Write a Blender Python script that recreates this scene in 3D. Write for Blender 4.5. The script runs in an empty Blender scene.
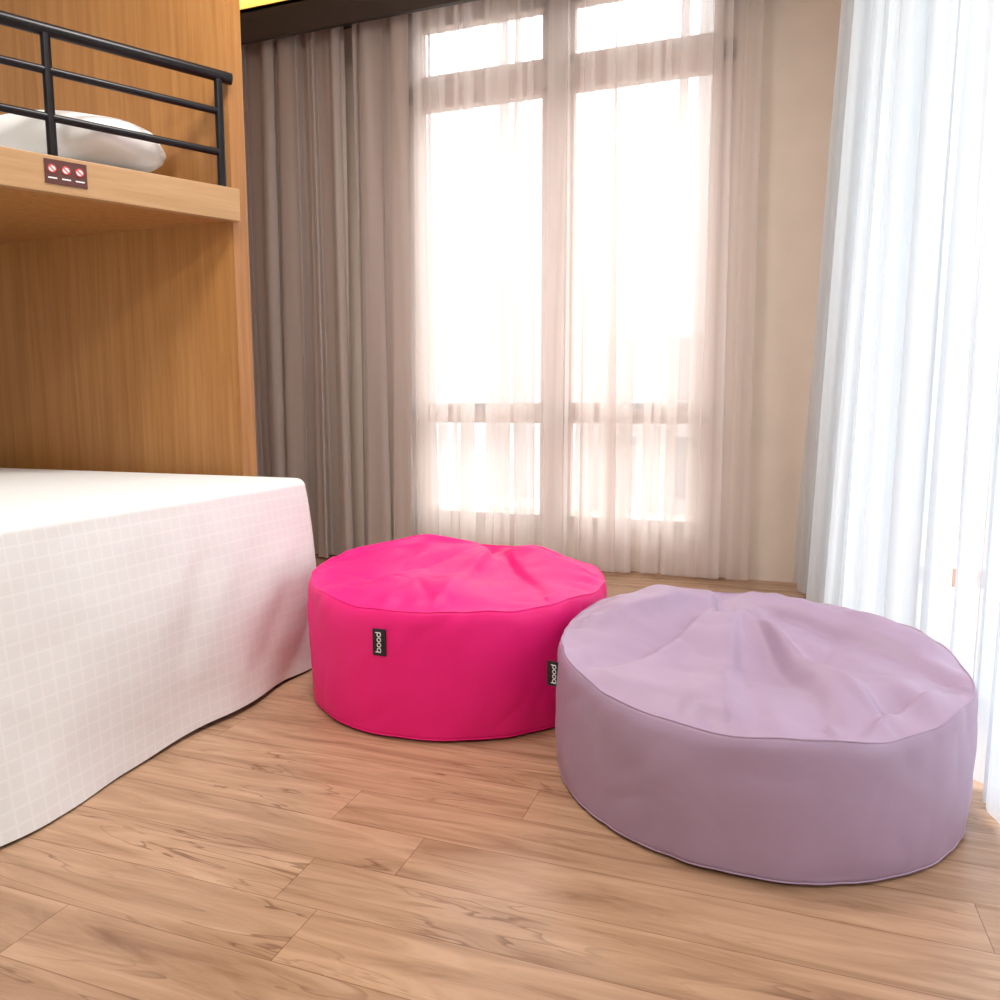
import bpy, bmesh, math, random
from mathutils import Vector, Matrix, noise
random.seed(4)
sc=bpy.context.scene
try:
    sc.view_settings.view_transform='Standard'
except Exception: pass

# ------------------------------------------------------------ helpers
def link(o):
    sc.collection.objects.link(o); return o
def empty(name,loc=(0,0,0)):
    e=bpy.data.objects.new(name,None); e.location=loc; e.empty_display_size=.1; return link(e)
def par(o,p):
    o.parent=p; o.matrix_parent_inverse=Matrix.Translation(-Vector(p.location)); return o
def mesh(name,verts,faces,mat=None,smooth=False,parent=None):
    me=bpy.data.meshes.new(name); me.from_pydata([tuple(v) for v in verts],[],faces); me.update()
    bm=bmesh.new(); bm.from_mesh(me); bmesh.ops.recalc_face_normals(bm,faces=bm.faces); bm.to_mesh(me); bm.free()
    if smooth:
        for p in me.polygons: p.use_smooth=True
    o=bpy.data.objects.new(name,me); link(o)
    if mat: me.materials.append(mat)
    if parent: par(o,parent)
    return o
def box(name,a,b,mat,parent=None,bev=0.0):
    x0,y0,z0=a; x1,y1,z1=b
    v=[(x0,y0,z0),(x1,y0,z0),(x1,y1,z0),(x0,y1,z0),(x0,y0,z1),(x1,y0,z1),(x1,y1,z1),(x0,y1,z1)]
    f=[(0,3,2,1),(4,5,6,7),(0,1,5,4),(1,2,6,5),(2,3,7,6),(3,0,4,7)]
    o=mesh(name,v,f,mat,parent=parent)
    if bev:
        m=o.modifiers.new('b','BEVEL'); m.width=bev; m.segments=3
    return o
def prism(name,poly,z0,z1,mat,parent=None,bev=0):
    n=len(poly)
    v=[(p[0],p[1],z0) for p in poly]+[(p[0],p[1],z1) for p in poly]
    f=[tuple(range(n)),tuple(range(n,2*n))]+[(i,(i+1)%n,n+(i+1)%n,n+i) for i in range(n)]
    o=mesh(name,v,f,mat,parent=parent)
    if bev:
        m=o.modifiers.new('b','BEVEL'); m.width=bev; m.segments=3
    return o
def tube(name,pts,r,mat,parent=None,closed=False,seg=12):
    cu=bpy.data.curves.new(name,'CURVE'); cu.dimensions='3D'; cu.bevel_depth=r; cu.bevel_resolution=4; cu.use_fill_caps=True
    s=cu.splines.new('POLY'); s.points.add(len(pts)-1)
    for i,p in enumerate(pts): s.points[i].co=(p[0],p[1],p[2],1)
    s.use_cyclic_u=closed
    cu.materials.append(mat)
    o=bpy.data.objects.new(name,cu); link(o)
    if parent: par(o,parent)
    return o
def ring(name,c,n,r,t,mat,parent):
    n=Vector(n).normalized(); a=n.orthogonal().normalized(); b=n.cross(a)
    pts=[Vector(c)+a*r*math.cos(k/20*2*math.pi)+b*r*math.sin(k/20*2*math.pi) for k in range(20)]
    return tube(name,pts,t,mat,parent,True)

# ------------------------------------------------------------ materials
def new(name):
    m=bpy.data.materials.new(name); m.use_nodes=True
    nt=m.node_tree; return m,nt,nt.nodes['Principled BSDF'],nt.nodes['Material Output']
def N(nt,t,**k):
    n=nt.nodes.new(t)
    for a,b in k.items():
        if a in n.inputs: n.inputs[a].default_value=b
        else: setattr(n,a,b)
    return n
def s2l(c):
    return tuple(((x/255)/12.92 if x/255<=.04045 else (((x/255)+.055)/1.055)**2.4) for x in c)+(1,)
def plain(name,rgb,rough=.6,metal=0,noise_amt=.06,scale=6,bump=0,bscale=200):
    m,nt,b,o=new(name); c=s2l(rgb)
    tc=N(nt,'ShaderNodeTexCoord'); nz=N(nt,'ShaderNodeTexNoise'); nz.inputs['Scale'].default_value=scale
    nt.links.new(tc.outputs['Object'],nz.inputs['Vector'])
    mx=N(nt,'ShaderNodeMixRGB'); mx.inputs[1].default_value=tuple(x*(1-noise_amt) for x in c[:3])+(1,)
    mx.inputs[2].default_value=tuple(min(1,x*(1+noise_amt)) for x in c[:3])+(1,)
    nt.links.new(nz.outputs['Fac'],mx.inputs[0]); nt.links.new(mx.outputs[0],b.inputs['Base Color'])
    b.inputs['Roughness'].default_value=rough; b.inputs['Metallic'].default_value=metal
    if bump:
        n2=N(nt,'ShaderNodeTexNoise'); n2.inputs['Scale'].default_value=bscale
        nt.links.new(tc.outputs['Object'],n2.inputs['Vector'])
        bp=N(nt,'ShaderNodeBump'); bp.inputs['Strength'].default_value=bump; bp.inputs['Distance'].default_value=.002
        nt.links.new(n2.outputs['Fac'],bp.inputs['Height']); nt.links.new(bp.outputs[0],b.inputs['Normal'])
    return m
def ramp(nt,stops):
    r=N(nt,'ShaderNodeValToRGB'); e=r.color_ramp.elements
    while len(e)<len(stops): e.new(.5)
    for i,(p,c) in enumerate(stops): e[i].position=p; e[i].color=c
    return r
def wood(name,c0,c1,c2,scale,rough=.4):
    m,nt,b,o=new(name)
    tc=N(nt,'ShaderNodeTexCoord'); mp=N(nt,'ShaderNodeMapping'); mp.inputs['Scale'].default_value=scale
    nt.links.new(tc.outputs['Object'],mp.inputs['Vector'])
    nz=N(nt,'ShaderNodeTexNoise'); nz.inputs['Scale'].default_value=1; nz.inputs['Detail'].default_value=8; nz.inputs['Roughness'].default_value=.7; nz.inputs['Distortion'].default_value=.3
    nt.links.new(mp.outputs[0],nz.inputs['Vector'])
    r=ramp(nt,[(.3,s2l(c0)),(.5,s2l(c1)),(.72,s2l(c2))])
    nt.links.new(nz.outputs['Fac'],r.inputs[0]); nt.links.new(r.outputs[0],b.inputs['Base Color'])
    b.inputs['Roughness'].default_value=rough
    bp=N(nt,'ShaderNodeBump'); bp.inputs['Strength'].default_value=.05; nt.links.new(nz.outputs['Fac'],bp.inputs['Height']); nt.links.new(bp.outputs[0],b.inputs['Normal'])
    return m
M_panel=wood('wood_veneer_vertical',(156,105,54),(174,121,66),(188,137,80),(34,34,1.3))
M_fascia=wood('wood_veneer_fascia',(168,130,88),(180,142,100),(192,156,114),(2,2,40))
M_metal=plain('black_rail_metal',(34,32,34),.35,.6)
M_wall=plain('beige_paint',(220,207,192),.8,bump=.1)
M_wall2=plain('cream_paint',(228,226,222),.8)
M_ceil=plain('ceiling_paint',(240,239,235),.85)
M_pelmet=plain('dark_pelmet',(58,50,46),.5)
M_frame=plain('window_frame_paint',(194,172,160),.5)
M_framew=plain('door_frame_paint',(196,202,208),.5)
M_black=plain('tag_black',(20,20,22),.6)
M_white=plain('tag_white',(230,230,230),.6)
M_red=plain('sign_red',(200,60,55),.5)
M_plate=plain('sign_plate',(86,44,40),.4)
M_pillow=plain('pillow_cotton',(246,245,243),.85,bump=.2,bscale=60)
M_handle=plain('handle_dark',(60,50,48),.4)

def floor_mat():
    m,nt,b,o=new('laminate_oak_floor'); L=nt.links.new
    ROW=.13; BW=1.2
    tc=N(nt,'ShaderNodeTexCoord')
    sp=N(nt,'ShaderNodeSeparateXYZ'); L(tc.outputs['Object'],sp.inputs[0])
    def M(op,a,b_=None,c=None):
        n=N(nt,'ShaderNodeMath',operation=op)
        for i,x in enumerate((a,b_,c)):
            if x is None: continue
            if isinstance(x,(int,float)): n.inputs[i].default_value=x
            else: L(x,n.inputs[i])
        return n.outputs[0]
    row=M('FLOOR',M('DIVIDE',sp.outputs['Y'],ROW))
    wn0=N(nt,'ShaderNodeTexWhiteNoise',noise_dimensions='1D'); L(row,wn0.inputs['W'])
    xs=M('ADD',sp.outputs['X'],M('MULTIPLY',wn0.outputs['Value'],BW))
    col=M('FLOOR',M('DIVIDE',xs,BW))
    pid=M('ADD',M('MULTIPLY',row,17.3),M('MULTIPLY',col,5.77))
    wn=N(nt,'ShaderNodeTexWhiteNoise',noise_dimensions='1D'); L(pid,wn.inputs['W'])
    fy=M('FRACT',M('DIVIDE',sp.outputs['Y'],ROW)); fx=M('FRACT',M('DIVIDE',xs,BW))
    ey=M('MULTIPLY',M('MINIMUM',fy,M('SUBTRACT',1,fy)),ROW); ex=M('MULTIPLY',M('MINIMUM',fx,M('SUBTRACT',1,fx)),BW)
    e=M('MINIMUM',ex,ey); seam=M('LESS_THAN',e,.0009)
    cb=N(nt,'ShaderNodeCombineXYZ'); L(xs,cb.inputs[0]); L(sp.outputs['Y'],cb.inputs[1]); L(M('MULTIPLY',wn.outputs['Value'],37),cb.inputs[2])
    mp=N(nt,'ShaderNodeMapping'); mp.inputs['Scale'].default_value=(1.6,15,1); L(cb.outputs[0],mp.inputs['Vector'])
    n1=N(nt,'ShaderNodeTexNoise'); n1.inputs['Scale'].default_value=1.6; n1.inputs['Detail'].default_value=8; n1.inputs['Distortion'].default_value=.8; n1.inputs['Roughness'].default_value=.62
    L(mp.outputs[0],n1.inputs['Vector'])
    r=ramp(nt,[(.26,s2l((130,95,70))),(.42,s2l((160,125,97))),(.56,s2l((176,140,111))),(.75,s2l((192,157,127)))])
    L(n1.outputs['Fac'],r.inputs[0])
    mp2=N(nt,'ShaderNodeMapping'); mp2.inputs['Scale'].default_value=(1.1,9,1); L(cb.outputs[0],mp2.inputs['Vector'])
    n2=N(nt,'ShaderNodeTexNoise'); n2.inputs['Scale'].default_value=1.8; n2.inputs['Detail'].default_value=3; n2.inputs['Distortion'].default_value=.7
    L(mp2.outputs[0],n2.inputs['Vector'])
    r2=ramp(nt,[(.475,(0,0,0,1)),(.503,(1,1,1,1)),(.508,(0,0,0,1))]); L(n2.outputs['Fac'],r2.inputs[0])
    n3=N(nt,'ShaderNodeTexNoise'); n3.inputs['Scale'].default_value=2.6; L(cb.outputs[0],n3.inputs['Vector'])
    r3=ramp(nt,[(.42,(0,0,0,1)),(.60,(1,1,1,1))]); L(n3.outputs['Fac'],r3.inputs[0])
    f=M('MULTIPLY',M('MULTIPLY',r2.outputs[0],r3.outputs[0]),.75)
    mx=N(nt,'ShaderNodeMixRGB'); L(f,mx.inputs[0]); L(r.outputs[0],mx.inputs[1]); mx.inputs[2].default_value=s2l((100,66,46))
    hs=N(nt,'ShaderNodeHueSaturation'); L(mx.outputs[0],hs.inputs['Color'])
    L(M('MULTIPLY_ADD',wn.outputs['Value'],.14,.93),hs.inputs['Value'])
    m2=N(nt,'ShaderNodeMixRGB',blend_type='MULTIPLY')
    L(seam,m2.inputs[0]); L(hs.outputs[0],m2.inputs[1]); m2.inputs[2].default_value=(.62,.55,.5,1)
    L(m2.outputs[0],b.inputs['Base Color'])
    b.inputs['Roughness'].default_value=.27
    return m
M_floor=floor_mat()

def fabric(name,rgb,rough=.7,sheen=.3,weave=.15,trans=0,bigbump=.3,bs=9,spec=.4):
    m,nt,b,o=new(name); L=nt.links.new
    b.inputs['Base Color'].default_value=s2l(rgb); b.inputs['Roughness'].default_value=rough
    b.inputs['Sheen Weight'].default_value=sheen; b.inputs['Specular IOR Level'].default_value=spec
    tc=N(nt,'ShaderNodeTexCoord')
    n=N(nt,'ShaderNodeTexNoise'); n.inputs['Scale'].default_value=350; L(tc.outputs['Object'],n.inputs['Vector'])
    n2=N(nt,'ShaderNodeTexNoise'); n2.inputs['Scale'].default_value=bs; n2.inputs['Detail'].default_value=3; n2.inputs['Distortion'].default_value=.6; L(tc.outputs['Object'],n2.inputs['Vector'])
    bp=N(nt,'ShaderNodeBump'); bp.inputs['Strength'].default_value=weave; bp.inputs['Distance'].default_value=.001; L(n.outputs['Fac'],bp.inputs['Height'])
    bp2=N(nt,'ShaderNodeBump'); bp2.inputs['Strength'].default_value=bigbump; bp2.inputs['Distance'].default_value=.01; L(n2.outputs['Fac'],bp2.inputs['Height']); L(bp.outputs[0],bp2.inputs['Normal'])
    L(bp2.outputs[0],b.inputs['Normal'])
    if trans:
        t=N(nt,'ShaderNodeBsdfTranslucent'); t.inputs[0].default_value=s2l(rgb)
        mx=N(nt,'ShaderNodeMixShader'); mx.inputs[0].default_value=trans
        L(b.outputs[0],mx.inputs[1]); L(t.outputs[0],mx.inputs[2]); L(mx.outputs[0],o.inputs['Surface'])
    return m
M_pink=fabric('pink_fabric',(242,22,126),.52,.0,bigbump=.35,bs=5)
M_lilac=fabric('lilac_fabric',(168,143,168),.47,.0,bigbump=.35,bs=5)
M_drape=fabric('taupe_satin_drape',(200,185,176),.42,.2,.1,.3)

def sheer(name,rgb,op_lo,op_hi,stripe,back=.6):
    m,nt,b,o=new(name); L=nt.links.new
    nt.nodes.remove(b)
    d=N(nt,'ShaderNodeBsdfDiffuse'); d.inputs[0].default_value=s2l(rgb)
    t=N(nt,'ShaderNodeBsdfTranslucent'); t.inputs[0].default_value=s2l(rgb)
    mx=N(nt,'ShaderNodeMixShader'); mx.inputs[0].default_value=back; L(d.outputs[0],mx.inputs[1]); L(t.outputs[0],mx.inputs[2])
    tr=N(nt,'ShaderNodeBsdfTransparent')
    tc=N(nt,'ShaderNodeTexCoord'); mp=N(nt,'ShaderNodeMapping'); mp.inputs['Scale'].default_value=stripe; L(tc.outputs['Object'],mp.inputs['Vector'])
    n=N(nt,'ShaderNodeTexNoise'); n.inputs['Scale'].default_value=1; n.inputs['Detail'].default_value=4; L(mp.outputs[0],n.inputs['Vector'])
    r=ramp(nt,[(.38,(op_lo,)*3+(1,)),(.62,(op_hi,)*3+(1,))]); L(n.outputs['Fac'],r.inputs[0])
    m2=N(nt,'ShaderNodeMixShader'); L(r.outputs[0],m2.inputs[0]); L(tr.outputs[0],m2.inputs[1]); L(mx.outputs[0],m2.inputs[2])
    L(m2.outputs[0],o.inputs['Surface']); return m
M_sheer=sheer('sheer_voile_warm',(242,233,228),.36,.64,(7,7,.12),.62)
M_sheer2=sheer('sheer_voile_cool',(230,237,242),.60,.82,(6,6,.12),.57)

def bedmat():
    m,nt,b,o=new('white_check_bedspread'); L=nt.links.new
    tc=N(nt,'ShaderNodeTexCoord')
    br=N(nt,'ShaderNodeTexBrick'); br.offset=0; br.inputs['Scale'].default_value=1; br.inputs['Brick Width'].default_value=.032; br.inputs['Row Height'].default_value=.032
    br.inputs['Mortar Size'].default_value=.004; br.inputs['Mortar Smooth'].default_value=1
    L(tc.outputs['UV'],br.inputs['Vector'])
    mx=N(nt,'ShaderNodeMixRGB'); L(br.outputs['Fac'],mx.inputs[0]); mx.inputs[1].default_value=s2l((232,233,232)); mx.inputs[2].default_value=s2l((239,240,239))
    L(mx.outputs[0],b.inputs['Base Color']); b.inputs['Roughness'].default_value=.75; b.inputs['Sheen Weight'].default_value=.1
    n2=N(nt,'ShaderNodeTexNoise'); n2.inputs['Scale'].default_value=5; n2.inputs['Detail'].default_value=2; L(tc.outputs['Object'],n2.inputs['Vector'])
    bp=N(nt,'ShaderNodeBump'); bp.inputs['Strength'].default_value=.5; bp.inputs['Distance'].default_value=.02; L(n2.outputs['Fac'],bp.inputs['Height'])
    L(bp.outputs[0],b.inputs['Normal'])
    return m
M_bed=bedmat()
def glassm():
    m,nt,b,o=new('window_glass'); L=nt.links.new; nt.nodes.remove(b)
    tr=N(nt,'ShaderNodeBsdfTransparent'); g=N(nt,'ShaderNodeBsdfGlossy'); g.inputs['Roughness'].default_value=.02
    mx=N(nt,'ShaderNodeMixShader'); mx.inputs[0].default_value=.04; L(tr.outputs[0],mx.inputs[1]); L(g.outputs[0],mx.inputs[2]); L(mx.outputs[0],o.inputs['Surface']); return m
M_glass=glassm()

# ------------------------------------------------------------ room shell
CH=3.15
box('floor',(-3.4,-2.0,-.08),(2.2,4.12,0),M_floor)
box('ceiling',(-3.4,-2.0,CH),(2.2,4.12,CH+.1),M_ceil)
box('wall_left',(-3.45,-2.0,0),(-3.3,4.12,CH),M_wall2)
box('wall_front',(-3.45,-2.15,0),(2.2,-2.0,CH),M_wall2)
wb=empty('wall_back',(-1.5,4.0,0))
WX0,WX1,WZ0,WZ1=-1.95,-.20,.18,2.98
box('wall_part_left',(-3.3,3.97,0),(WX0,4.12,CH),M_wall,wb)
box('wall_part_right',(WX1,3.97,0),(.48,4.12,CH),M_wall,wb)
box('wall_part_below',(WX0,3.97,0),(WX1,4.12,WZ0),M_wall,wb)
box('wall_part_above',(WX0,3.97,WZ1),(WX1,4.12,CH),M_wall,wb)
def RL(y,off=0): return (.16+.170*(3.9-y)+off,y)
def rprism(name,ya,yb,o0,o1,z0,z1,mat,p): 
    return prism(name,[RL(ya,o0),RL(yb,o0),RL(yb,o1),RL(ya,o1)],z0,z1,mat,p)
wr=empty('wall_right',(.5,2,0))
rprism('wall_part_far',3.97,3.42,.16,.31,0,CH,M_wall,wr)
rprism('wall_part_near',.2,-2.0,.16,.31,0,CH,M_wall,wr)
rprism('wall_part_above',3.42,.2,.16,.31,2.85,CH,M_wall,wr)

# window
w=empty('window_1',(-1.07,4.02,1.5))
Y0,Y1=3.99,4.07
def wb_(n,x0,x1,z0,z1,m=M_frame,y0=Y0,y1=Y1): box(n,(x0,y0,z0),(x1,y1,z1),m,w,bev=.004)
wb_('jamb_l',WX0,WX0+.07,WZ0,WZ1); wb_('jamb_r',WX1-.07,WX1,WZ0,WZ1)
wb_('sill',WX0,WX1,WZ0,WZ0+.07); wb_('head',WX0,WX1,WZ1-.07,WZ1)
XC=(WX0+WX1)/2
wb_('mullion',XC-.045,XC+.045,WZ0,WZ1)
wb_('transom',WX0,WX1,2.50,2.61); wb_('mid_rail',WX0,WX1,.81,.86)
for i,(a,b) in enumerate(((WX0+.07,XC-.045),(XC+.045,WX1-.07))):
    for j,(c,d) in enumerate(((.86,2.50),(2.61,WZ1-.07),(WZ0+.07,.81))):
        k='%d%d'%(i,j)
        wb_('sash_l'+k,a,a+.04,c,d,y0=3.975,y1=4.04); wb_('sash_r'+k,b-.04,b,c,d,y0=3.975,y1=4.04)
        wb_('sash_b'+k,a,b,c,c+.03,y0=3.975,y1=4.04); wb_('sash_t'+k,a,b,d-.03,d,y0=3.975,y1=4.04)
    box('handle%d'%i,((a+b)/2-.07,3.95,.86),((a+b)/2+.07,3.975,.885),M_handle,w,bev=.004)
box('glass',(WX0+.05,4.045,WZ0+.05),(WX1-.05,4.049,WZ1-.05),M_glass,w)
d=empty('door_1',(.5,2,0))
for n,ya,yb,z0,z1 in (('jamb_far',3.42,3.35,0,2.85),('jamb_near',.27,.2,0,2.85),('stile_a',2.42,2.34,0,2.85),('stile_b',1.32,1.24,0,2.85),('head',3.42,.2,2.78,2.85),('sill',3.42,.2,0,.05)):
    rprism(n,ya,yb,.18,.25,z0,z1,M_framew,d)
rprism('door_glass',3.36,.26,.21,.215,.04,2.8,M_glass,d)

p=empty('curtain_pelmet',(-1.5,3.7,2.9))
box('front_board',(-3.3,3.64,2.81),(.05,3.665,2.97),M_pelmet,p)
box('top_board',(-3.3,3.64,2.955),(.05,3.97,2.975),M_pelmet,p)
box('end_board',(.03,3.64,2.81),(.055,3.97,2.975),M_pelmet,p)

# ------------------------------------------------------------ curtains
def curtain(name,P,z0,z1,nf,amp,mat,nx=360,nz=30,om=.5,seed=1,top_shift=(0,0),pinch=0,parent=None,fine=.12):
    rnd=random.Random(seed); ph=[rnd.uniform(-1.3,1.3) for _ in range(nf*2+4)]
    V=[];F=[];nx=max(nx,nf*30)
    for j in range(nz+1):
        v=j/nz; z=z0+(z1-z0)*v
        for i in range(nx+1):
            s=i/nx
            q=s*nf*2; k=int(q); fr=q-k; fr=fr*fr*(3-2*fr); pj=ph[k]*(1-fr)+ph[k+1]*fr
            a=2*math.pi*s*nf+pj+ .45*math.sin(2.6*v+seed+s*9)
            A=amp*(.8+.55*noise.noise(Vector((s*nf*.7,v*1.0,seed))))*(1.0 - .3*v)
            se=s+(top_shift[0]*(1-s)+top_shift[1]*s)*v
            se+= (.5-s)*pinch*math.sin(math.pi*v)
            x,y=P(se); x2,y2=P(se+.01); T=Vector((x2-x,y2-y)).normalized(); Nn=Vector((-T.y,T.x))
            off=A*math.sin(a)+.25*A*math.sin(2.3*a+seed)+fine*A*math.sin(5.3*a+2*v+seed*2); tg=-om*A*math.sin(2*a)
            V.append((x+Nn.x*off+T.x*tg,y+Nn.y*off+T.y*tg,z))
    for j in range(nz):
        for i in range(nx):
            a=j*(nx+1)+i; F.append((a,a+1,a+nx+2,a+nx+1))
    return mesh(name,V,F,mat,True,parent)
def seg(a,b): return lambda s:(a[0]+(b[0]-a[0])*s,a[1]+(b[1]-a[1])*s)
curtain('blackout_curtain',seg((-3.1,3.74),(-2.18,3.74)),.015,2.94,6,.045,M_drape,seed=3,om=.6)
curtain('blackout_curtain',seg((-2.13,3.75),(-1.81,3.74)),.015,2.94,2,.05,M_drape,seed=8,om=.7)
curtain('sheer_curtain',seg((-1.86,3.86),(-1.02,3.86)),.02,2.94,6,.038,M_sheer,seed=5,om=1.5)
curtain('sheer_curtain',seg((-1.08,3.87),(-.08,3.87)),.02,2.94,7,.038,M_sheer,seed=9,om=1.5)
curtain('sheer_curtain',lambda s:RL(3.88-1.75*s),.02,3.08,7,.040,M_sheer2,seed=12,om=1.2,top_shift=(.24,0),fine=.2)
curtain('sheer_curtain',lambda s:RL(2.06-1.9*s,-.035),.015,3.08,11,.032,M_sheer2,seed=21,om=1.2,fine=.2)
rprism('curtain_track',3.9,.1,-.03,.03,3.11,CH,M_white,None)

# ------------------------------------------------------------ bunk
bk=empty('bunk_bed',(-2.4,2.0,0))
box('end_panel',(-3.3,2.304,0),(-1.80,2.386,CH),M_panel,bk)
P0=Vector((-1.765,2.302)); D=Vector((-.536,-.845)); NR=Vector((.845,-.536))
def BP(s,o=0): q=P0+D*s+NR*o; return (q.x,q.y)
prism('deck',[BP(0,-.03),BP(2.55,-.03),(-3.29,.15),(-3.29,2.302)],1.51,1.54,M_panel,bk)
prism('fascia',[BP(0,-.03),BP(0,0),BP(2.6,0),BP(2.6,-.03)],1.505,1.615,M_fascia,bk,bev=.003)
prism('mattress',[BP(.12,-.12),BP(2.3,-.12),(-3.28,.35),(-3.28,2.29)],1.54,1.64,M_pillow,bk,bev=.03)
def rail(n,z,r,s0=.03,s1=2.5): tube(n,[BP(s0,-.015)+(z,),BP(s1,-.015)+(z,)],r,M_metal,bk)
rail('rail_top',1.978,.019,.01); rail('rail_mid',1.862,.012,.05); rail('rail_low',1.728,.012,.05)
for i,s in enumerate((.055,.565,1.2,1.9,2.45)):
    tube('post_%d'%i,[BP(s,-.015)+(1.612,),BP(s,-.015)+(1.978,)],.0145,M_metal,bk)
sg=empty('warning_sign',(-2.05,1.85,1.57))
def quadplate(n,s0,s1,z0,z1,o0,o1,mat,pa): return prism(n,[BP(s0,o0),BP(s1,o0),BP(s1,o1),BP(s0,o1)],z0,z1,mat,pa)
quadplate('plate',.478,.592,1.532,1.602,.0005,.004,M_plate,sg)
for i in range(3):
    s=.498+i*.037; c=BP(s,.005)+(1.575,)
    ring('icon_%d'%i,c,(NR.x,NR.y,0),.011,.0018,M_red,sg)
    a=Vector((D.x,D.y,0)); b=Vector((0,0,1))
    mesh('disc_%d'%i,[Vector(c)+a*.010*math.cos(k/16*2*math.pi)+b*.010*math.sin(k/16*2*math.pi) for k in range(16)],[tuple(range(16))],M_white,parent=sg)
    tube('slash_%d'%i,[Vector(c)+a*.008+b*.008+Vector((NR.x,NR.y,0))*.001,Vector(c)-a*.008-b*.008+Vector((NR.x,NR.y,0))*.001],.0014,M_red,sg)
    quadplate('caption_%d'%i,s-.012,s+.012,1.546,1.550,.004,.005,M_white,sg)

def pillow(name,c,sx,sy,sz,rot,mat,pa,seed=0,nn=40,tilt=0,sq=.26,ex=.36):
    V=[];F=[]
    for sgn in (1,-1):
        for j in range(nn+1):
            for i in range(nn+1):
                u=i/nn*2-1; v=j/nn*2-1
                e=(max(0,1-u*u)*max(0,1-v*v))**ex
                x=u*math.sqrt(1-sq*v*v)*sx; y=v*math.sqrt(1-sq*u*u)*sy
                z=sgn*sz*e*(1+.15*noise.noise(Vector((u*2,v*2,seed+sgn))))
                V.append((x,y,z))
    n1=(nn+1)**2
    for k in range(2):
        for j in range(nn):
            for i in range(nn):
                a=k*n1+j*(nn+1)+i; F.append((a,a+1,a+nn+2,a+nn+1))
    M=Matrix.Translation(c)@Matrix.Rotation(rot,4,'Z')@Matrix.Rotation(tilt,4,'X')
    me=mesh(name,[M@Vector(v) for v in V],F,mat,True,pa)
    bm=bmesh.new(); bm.from_mesh(me.data); bmesh.ops.remove_doubles(bm,verts=bm.verts,dist=.0005); bmesh.ops.recalc_face_normals(bm,faces=bm.faces); bm.to_mesh(me.data); bm.free()
    for q in me.data.polygons: q.use_smooth=True
    return me
pillow('pillow',(-2.40,2.075,1.735),.43,.185,.098,math.radians(6),M_pillow,bk,2)

# ------------------------------------------------------------ bed
bd=empty('bed',(-2.3,1,0))
def bed_cover():
    x0,x1,y0,y1=-3.14,-1.435,-.6,2.2; rc=.07; H=.624
    per=[]
    def arc(cx,cy,a0,n=16):
        for k in range(n+1):
            a=math.radians(a0+90*k/n); per.append((cx,cy,math.cos(a),math.sin(a)))
    def line(cx0,cy0,cx1,cy1,nx,ny,n):
        for k in range(1,n): t=k/n; per.append((cx0+(cx1-cx0)*t,cy0+(cy1-cy0)*t,nx,ny))
    arc(x1-rc,y0+rc,-90); line(x1-rc,y0+rc,x1-rc,y1-rc,1,0,200)
    arc(x1-rc,y1-rc,0); line(x1-rc,y1-rc,x0+rc,y1-rc,0,1,80)
    arc(x0+rc,y1-rc,90); line(x0+rc,y1-rc,x0+rc,y0+rc,-1,0,80)
    arc(x0+rc,y0+rc,180); line(x0+rc,y0+rc,x1-rc,y0+rc,0,-1,80)
    n=len(per); V=[]
    prof=[]
    for k in range(9):
        a=math.pi/2*k/8; prof.append((rc-.028+.028*math.sin(a),H-.028+.028*math.cos(a),0))
    for k in range(1,29):
        t=k/28; prof.append((rc+.058*t**.8,H-.028-(H-.028-.004)*t,t))
    L=0
    for i,(cx,cy,nx,ny) in enumerate(per):
        if i: L+=math.hypot(cx-per[i-1][0]+.07*(nx-per[i-1][2]),cy-per[i-1][1]+.07*(ny-per[i-1][3]))
        for (o,z,t) in prof:
            wv=.009*t**1.2*(math.sin(L*8+1.5*math.sin(L*3)+.8*t)+.6*math.sin(L*19+2-1.5*t))+.020*t*noise.noise(Vector((L*2.6,t*1.6,0)))
            wv+=.012*min(1,t*3)*abs(noise.noise(Vector((L*4+t*1.5,t*1.2,5))))
            hz=.006*t**6*(1+math.sin(L*6))
            V.append((cx+nx*(o+wv),cy+ny*(o+wv),z+hz))
    m=len(prof); F=[]
    for i in range(n):
        j=(i+1)%n
        for k in range(m-1): F.append((i*m+k,j*m+k,j*m+k+1,i*m+k+1))
    G=24; base=len(V); cx0=(x0+x1)/2; cy0=(y0+y1)/2
    for g in range(1,G+1):
        f=1-g/G
        for i in range(n):
            q=V[i*m]; X=cx0+(q[0]-cx0)*f; Y=cy0+(q[1]-cy0)*f
            V.append((X,Y,H+.006*noise.noise(Vector((X*3,Y*3,1)))*min(1,g/3)+.006*min(1,g/4)))
    def idx(g,i): return i*m if g==0 else base+(g-1)*n+i
    for g in range(G):
        for i in range(n):
            j=(i+1)%n; F.append((idx(g,i),idx(g,j),idx(g+1,j),idx(g+1,i)))
    o=mesh('bedspread',V,F,M_bed,True,bd)
    uvl=o.data.uv_layers.new(name='UVMap')
    for pl in o.data.polygons:
        top=all(o.data.vertices[v].co.z>H-.02 for v in pl.vertices)
        nrm=pl.normal
        for li in pl.loop_indices:
            c=o.data.vertices[o.data.loops[li].vertex_index].co
            uvl.data[li].uv=(c.x,c.y) if top else ((c.y if abs(nrm.x)>abs(nrm.y) else c.x),c.z)
bed_cover()
box('bed_base',(-3.10,-.5,.0),(-1.55,2.12,.56),M_pillow,bd)
pillow('bed_pillow',(-3.02,1.90,.675),.19,.26,.06,0,M_pillow,bd,5)

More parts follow.
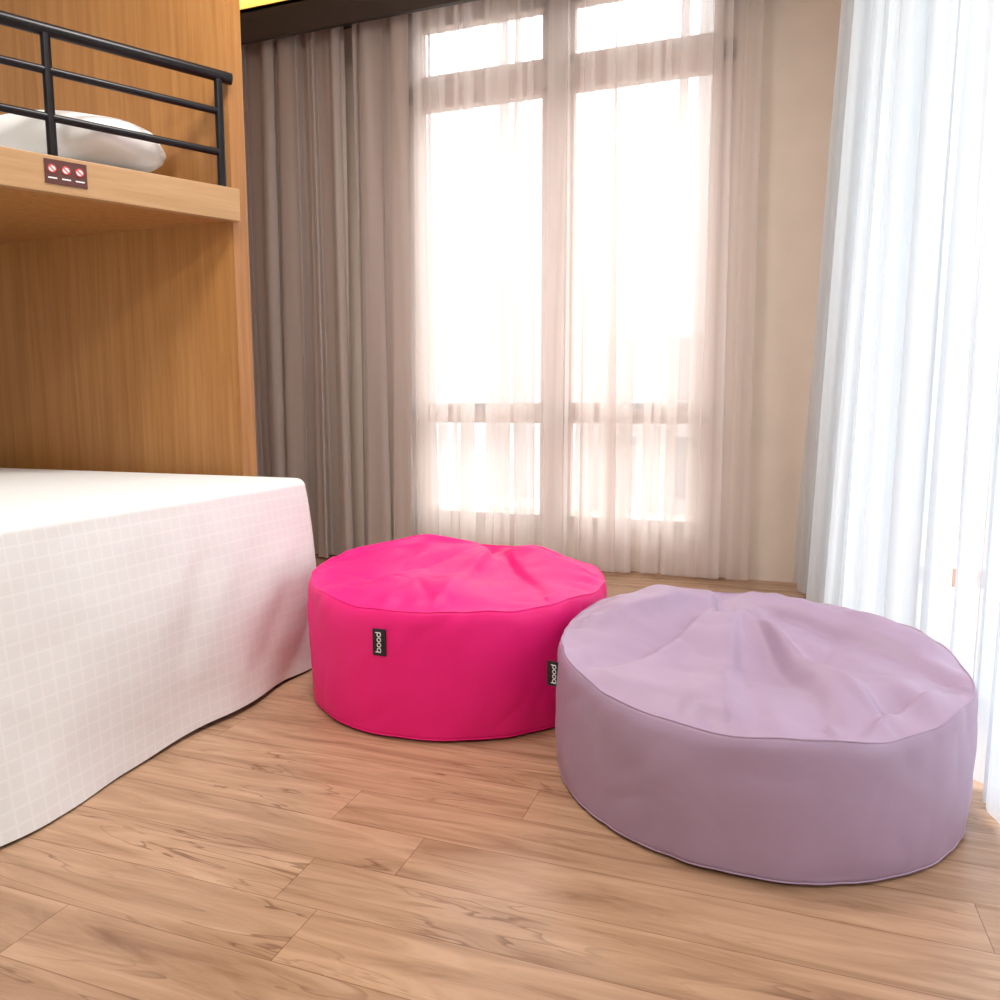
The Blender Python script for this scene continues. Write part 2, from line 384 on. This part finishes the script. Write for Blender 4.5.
# ------------------------------------------------------------ bean bags
def beanbag(name,cx,cy,R,away,hf,ridges,bumps,mat,seed,tagf,crown=.04,wr=1.0):
    e=empty(name,(cx,cy,0)); A=Vector(away).normalized(); Rt=Vector((A.y,-A.x))
    NA=360; V=[];F=[]
    def W(r,a,z): return (cx+Rt.x*r+A.x*a,cy+Rt.y*r+A.y*a,z)
    def hh(x,y):
        n=math.hypot(x,y)
        if n<1e-6: return hf(0,0)
        return hf(x,y)+.013*noise.noise(Vector((x/n*1.8,y/n*1.8,seed)))*n+.006*noise.noise(Vector((x/n*5,y/n*5,seed+3)))*n
    def Rs(th,t):
        c,s=math.cos(th),math.sin(th)
        b=.962+.034*math.sin(math.pi*min(1,.10+t*.72))**.8
        b+=.016*noise.noise(Vector((c*2.0,s*2.0,t*1.6+seed)))*(.4+.6*t)
        wv=noise.noise(Vector((c*3.2+t*1.2,s*3.2,t*1.8+seed*2)))+1.1*abs(noise.noise(Vector((c*5-t*1.5,s*5+t,t*2.4+seed*3))))
        b+=.015*wv*(.35+.65*abs(2*t-1))
        b-=.012*max(0,(t-.9)/.1)**2
        return R*b
    rings=[[(0,0,.004)]*NA]
    def ringadd(fn): rings.append([fn(2*math.pi*k/NA) for k in range(NA)])
    ringadd(lambda th:(.6*R*math.cos(th),.6*R*math.sin(th),.003))
    ringadd(lambda th:(Rs(th,0)*.975*math.cos(th),Rs(th,0)*.975*math.sin(th),.003))
    NS=40
    for s in range(NS+1):
        t=s/NS
        def fn(th,t=t):
            r=Rs(th,t); return (r*math.cos(th),r*math.sin(th),.010+(hh(math.cos(th),math.sin(th))-.010)*t)
        ringadd(fn)
    NT=110
    def topz(x,y,th,f):
        rr=f
        hm=hf(0,0); hr=hh(math.cos(th),math.sin(th))
        z=hm+(hr-hm)*rr**2
        z+=crown*(1-rr**3)*min(1,(1-rr)*9)**.6
        for (bx,by,am,sx,sy) in bumps: z+=am*math.exp(-((x-bx)/sx)**2-((y-by)/sy)**2)*min(1,(1-rr)*7)**.7
        rz=0
        for (x0,y0,x1,y1,am,wd) in ridges:
            dx,dy=x1-x0,y1-y0; LL=dx*dx+dy*dy; ln=math.sqrt(LL)
            tt=((x-x0)*dx+(y-y0)*dy)/LL
            wob=.07*noise.noise(Vector((tt*2.0,x0*3+y1*5,seed)))
            side=((x-x0)*dy-(y-y0)*dx)/ln+wob
            tc_=max(0,min(1,tt)); over=(tt-tc_)*ln
            dd=math.hypot(side,over); ww=wd*(.45+.95*tc_)
            g=math.exp(-(dd/ww)**1.5) if side>0 else math.exp(-(dd/(ww*.38))**2)
            u=max(0,min(1,tt*2.2)); fade=u*u*(3-2*u)*(1-.35*tc_)
            rz+=am*wr*g*fade
        z+=.045*math.tanh(rz/.045)*min(1,(1-rr)*9)
        ed=min(1,(1-rr)*7)
        wn=noise.noise(Vector((x*2.0,y*2.0,seed)))
        z+=.016*noise.noise(Vector((x*2.2+wn,y*2.2,seed+4)))*ed
        z+=.010*(math.sqrt(noise.noise(Vector((x*2.8+wn*1.5,y*2.8+wn,seed+9)))**2+.002)-.2)*ed
        g=math.exp(-((1-rr)/.14)**2)*ed
        z+=.005*g*math.sin(th*23+3*math.sin(th*4+seed))
        return z
    for g in range(1,NT+1):
        f=1-(g/NT)
        if g<10: f=1-((g/10)**1.3)*(10/NT)
        def fn(th,f=f):
            r=Rs(th,1)*f; x,y=math.cos(th)*f,math.sin(th)*f
            return (r*math.cos(th),r*math.sin(th),topz(x,y,th,f))
        ringadd(fn)
    for rg in rings:
        for q in rg: V.append(W(*q))
    for j in range(len(rings)-1):
        for i in range(NA):
            k=(i+1)%NA; F.append((j*NA+i,j*NA+k,(j+1)*NA+k,(j+1)*NA+i))
    o=mesh('body',V,F,mat,True,e)
    bm=bmesh.new(); bm.from_mesh(o.data); bmesh.ops.remove_doubles(bm,verts=bm.verts,dist=.0002); bmesh.ops.recalc_face_normals(bm,faces=bm.faces); bm.to_mesh(o.data); bm.free()
    for q in o.data.polygons: q.use_smooth=True
    pts=[];pb=[]
    for k in range(NA):
        th=2*math.pi*k/NA; r=Rs(th,1)-.0008
        pts.append(W(r*math.cos(th),r*math.sin(th),hh(math.cos(th),math.sin(th))))
        r=Rs(th,0)-.0005; pb.append(W(r*math.cos(th),r*math.sin(th),.009))
    tube('seam_top',pts,.0020,mat,e,True); tube('seam_bottom',pb,.0018,mat,e,True)
    tagf(e,W,A,Rt,Rs)
def tag(e,C,U,Nn,w_,h_):
    C=Vector(C);U=Vector(U).normalized();Nn=Vector(Nn).normalized();Z=Vector((0,0,1))
    V=[C+U*a*w_/2+Z*b*h_/2+Nn*c*.0015 for c in (-1,1) for a,b in((-1,-1),(1,-1),(1,1),(-1,1))]
    mesh('label_tag',V,[(0,1,2,3),(4,5,6,7),(0,1,5,4),(1,2,6,5),(2,3,7,6),(3,0,4,7)],M_black,parent=e)
    for i in range(4):
        c=C+Z*(h_*.16*(i-1.5)*1.2)+Nn*.002
        r=h_*.075
        pts=[c+U*r*math.cos(k/14*2*math.pi)+Z*r*math.sin(k/14*2*math.pi) for k in range(14)]
        tube('mark_%d'%i,pts,h_*.018,M_white,e,True)
        if i in(0,3):
            sy=1 if i==0 else -1
            tube('stem_%d'%i,[c+Z*r*sy*-1+U*-r*1.9,c+Z*r*sy*-1+U*r],h_*.018,M_white,e)

def hf_p(x,y): return .352+.008*y-.008*x
rid_p=[(.26,.62,-.8,.30,.026,.12),(.26,.62,-.65,-.45,-.026,.12),(.26,.58,-.1,-.80,.022,.12),(.28,.6,.5,-.65,-.022,.12),(.28,.6,.85,-.05,.024,.12),
       (.24,.15,.22,1.05,-.060,.14),(.6,.65,.8,.35,-.018,.09)]
bum_p=[(-.30,.46,.024,.42,.38),(.62,.48,.022,.28,.35),(.15,-.2,-.035,.4,.3)]
def tf_p(e,W,A,Rt,Rs):
    th=math.atan2(-.378,-.185); r=Rs(th,.7)+.003
    c=W(r*math.cos(th),r*math.sin(th),.262); n=Rt*math.cos(th)+A*math.sin(th)
    tag(e,c,(-n.y,n.x,0),(n.x,n.y,0),.038,.070)
beanbag('bean_bag_chair',-.881,2.135,.455,(-.38,.925),hf_p,rid_p,bum_p,M_pink,1.3,tf_p,crown=.036)
def hf_l(x,y): return .302+.030*y-.010*x
rid_l=[(-.20,.62,-.85,.10,.030,.13),(-.20,.58,-.70,-.45,-.034,.13),(-.15,.60,-.10,-.80,.026,.14),(-.10,.60,.50,-.70,.036,.12),(-.06,.62,.28,-.75,-.028,.12),(-.04,.64,.88,-.15,-.032,.12),(-.04,.66,.88,.30,.028,.12),
       (-.20,.3,-.17,1.05,-.035,.11),(.97,-.15,.35,-.90,-.034,.09)]
bum_l=[(-.55,.62,.024,.3,.3),(.32,.72,.020,.45,.22),(-.05,-.15,-.068,.6,.42),(.75,-.45,.024,.2,.2)]
def tf_l(e,W,A,Rt,Rs):
    th=math.atan2(-.24,-.97); r=Rs(th,.75)
    c=W(r*math.cos(th)-.002,r*math.sin(th)-.014,.230); n=-A+Rt*-.3
    u=Vector((-n.y,n.x))
    tag(e,c,(u.x,u.y,0),(n.x,n.y,0),.040,.060)
beanbag('bean_bag_chair',-.014,1.808,.452,(-.01,1),hf_l,rid_l,bum_l,M_lilac,7.1,tf_l,crown=.042,wr=1.1)

# ------------------------------------------------------------ outside
box('street_ground',(-30,4.6,-4.2),(30,40,-4),plain('outside_ground',(150,146,140),.9))
nb=empty('neighbour_building',(-3,16,0))
M_b=plain('outside_wall',(158,152,148),.9); M_bw=plain('outside_dark',(120,114,112),.6); M_r=plain('outside_roof',(150,120,104),.8)
box('block',(-3.6,16,-4),(-.9,20,2.4),M_b,nb)
for i in range(2):
    for j in range(3):
        box('pane_%d%d'%(i,j),(-3.3+i*1.35,15.95,-2.9+j*2.0),(-2.6+i*1.35,16.02,-1.7+j*2.0),M_bw,nb)
lb=empty('low_house',(0,10,0))
box('house',(-7,11,-4),(4,14,-1.4),M_b,lb)
prism('roof',[(-7.3,10.6),(4.4,10.6),(4.4,14.4),(-7.3,14.4)],-1.4,-1.1,M_r,lb)

# ------------------------------------------------------------ lights : overcast sky, brighter overhead
wd=bpy.data.worlds.new('sky'); sc.world=wd; wd.use_nodes=True
nt=wd.node_tree; bg=nt.nodes['Background']; bg.inputs[0].default_value=(.94,.975,1,1)
tc=nt.nodes.new('ShaderNodeTexCoord'); sp=nt.nodes.new('ShaderNodeSeparateXYZ'); mr=nt.nodes.new('ShaderNodeMapRange')
mr.inputs['From Min'].default_value=.1; mr.inputs['From Max'].default_value=1; mr.inputs['To Min'].default_value=1.65; mr.inputs['To Max'].default_value=10.5
nt.links.new(tc.outputs['Generated'],sp.inputs[0]); nt.links.new(sp.outputs['Z'],mr.inputs['Value']); nt.links.new(mr.outputs[0],bg.inputs[1])
def area(name,loc,size,power,col,rot=(0,0,0),sy=None,parent=None):
    l=bpy.data.lights.new(name,'AREA'); l.energy=power; l.color=col; l.size=size
    if sy: l.shape='RECTANGLE'; l.size_y=sy
    o=bpy.data.objects.new(name,l); o.location=loc; o.rotation_euler=rot; link(o)
    if parent: par(o,parent)
    return o
for i,(x,y) in enumerate(((-1.1,1.6),(-.7,-.6))):  # added fill: unseen ceiling panels with boxes, put in to brighten the room
    e=empty('ceiling_fill',(x,y,CH))
    box('fill_housing',(x-.32,y-.32,CH-.04),(x+.32,y+.32,CH),M_white,e)
    area('fill_light',(x,y,CH-.045),.6,(50,36)[i],(1,.965,.92),parent=e)
area('cove_light',(-1.6,3.8,2.99),3.2,12,(1,.50,.10),(math.pi,0,0),.06,p)

# ------------------------------------------------------------ camera
cam=bpy.data.cameras.new('camera'); cam.sensor_width=36; cam.lens=36*.760; cam.clip_start=.02
co=bpy.data.objects.new('camera',cam); link(co)
co.location=(0,0,.85); co.rotation_euler=(math.radians(90-6.75),0,math.radians(19.27))
sc.camera=co
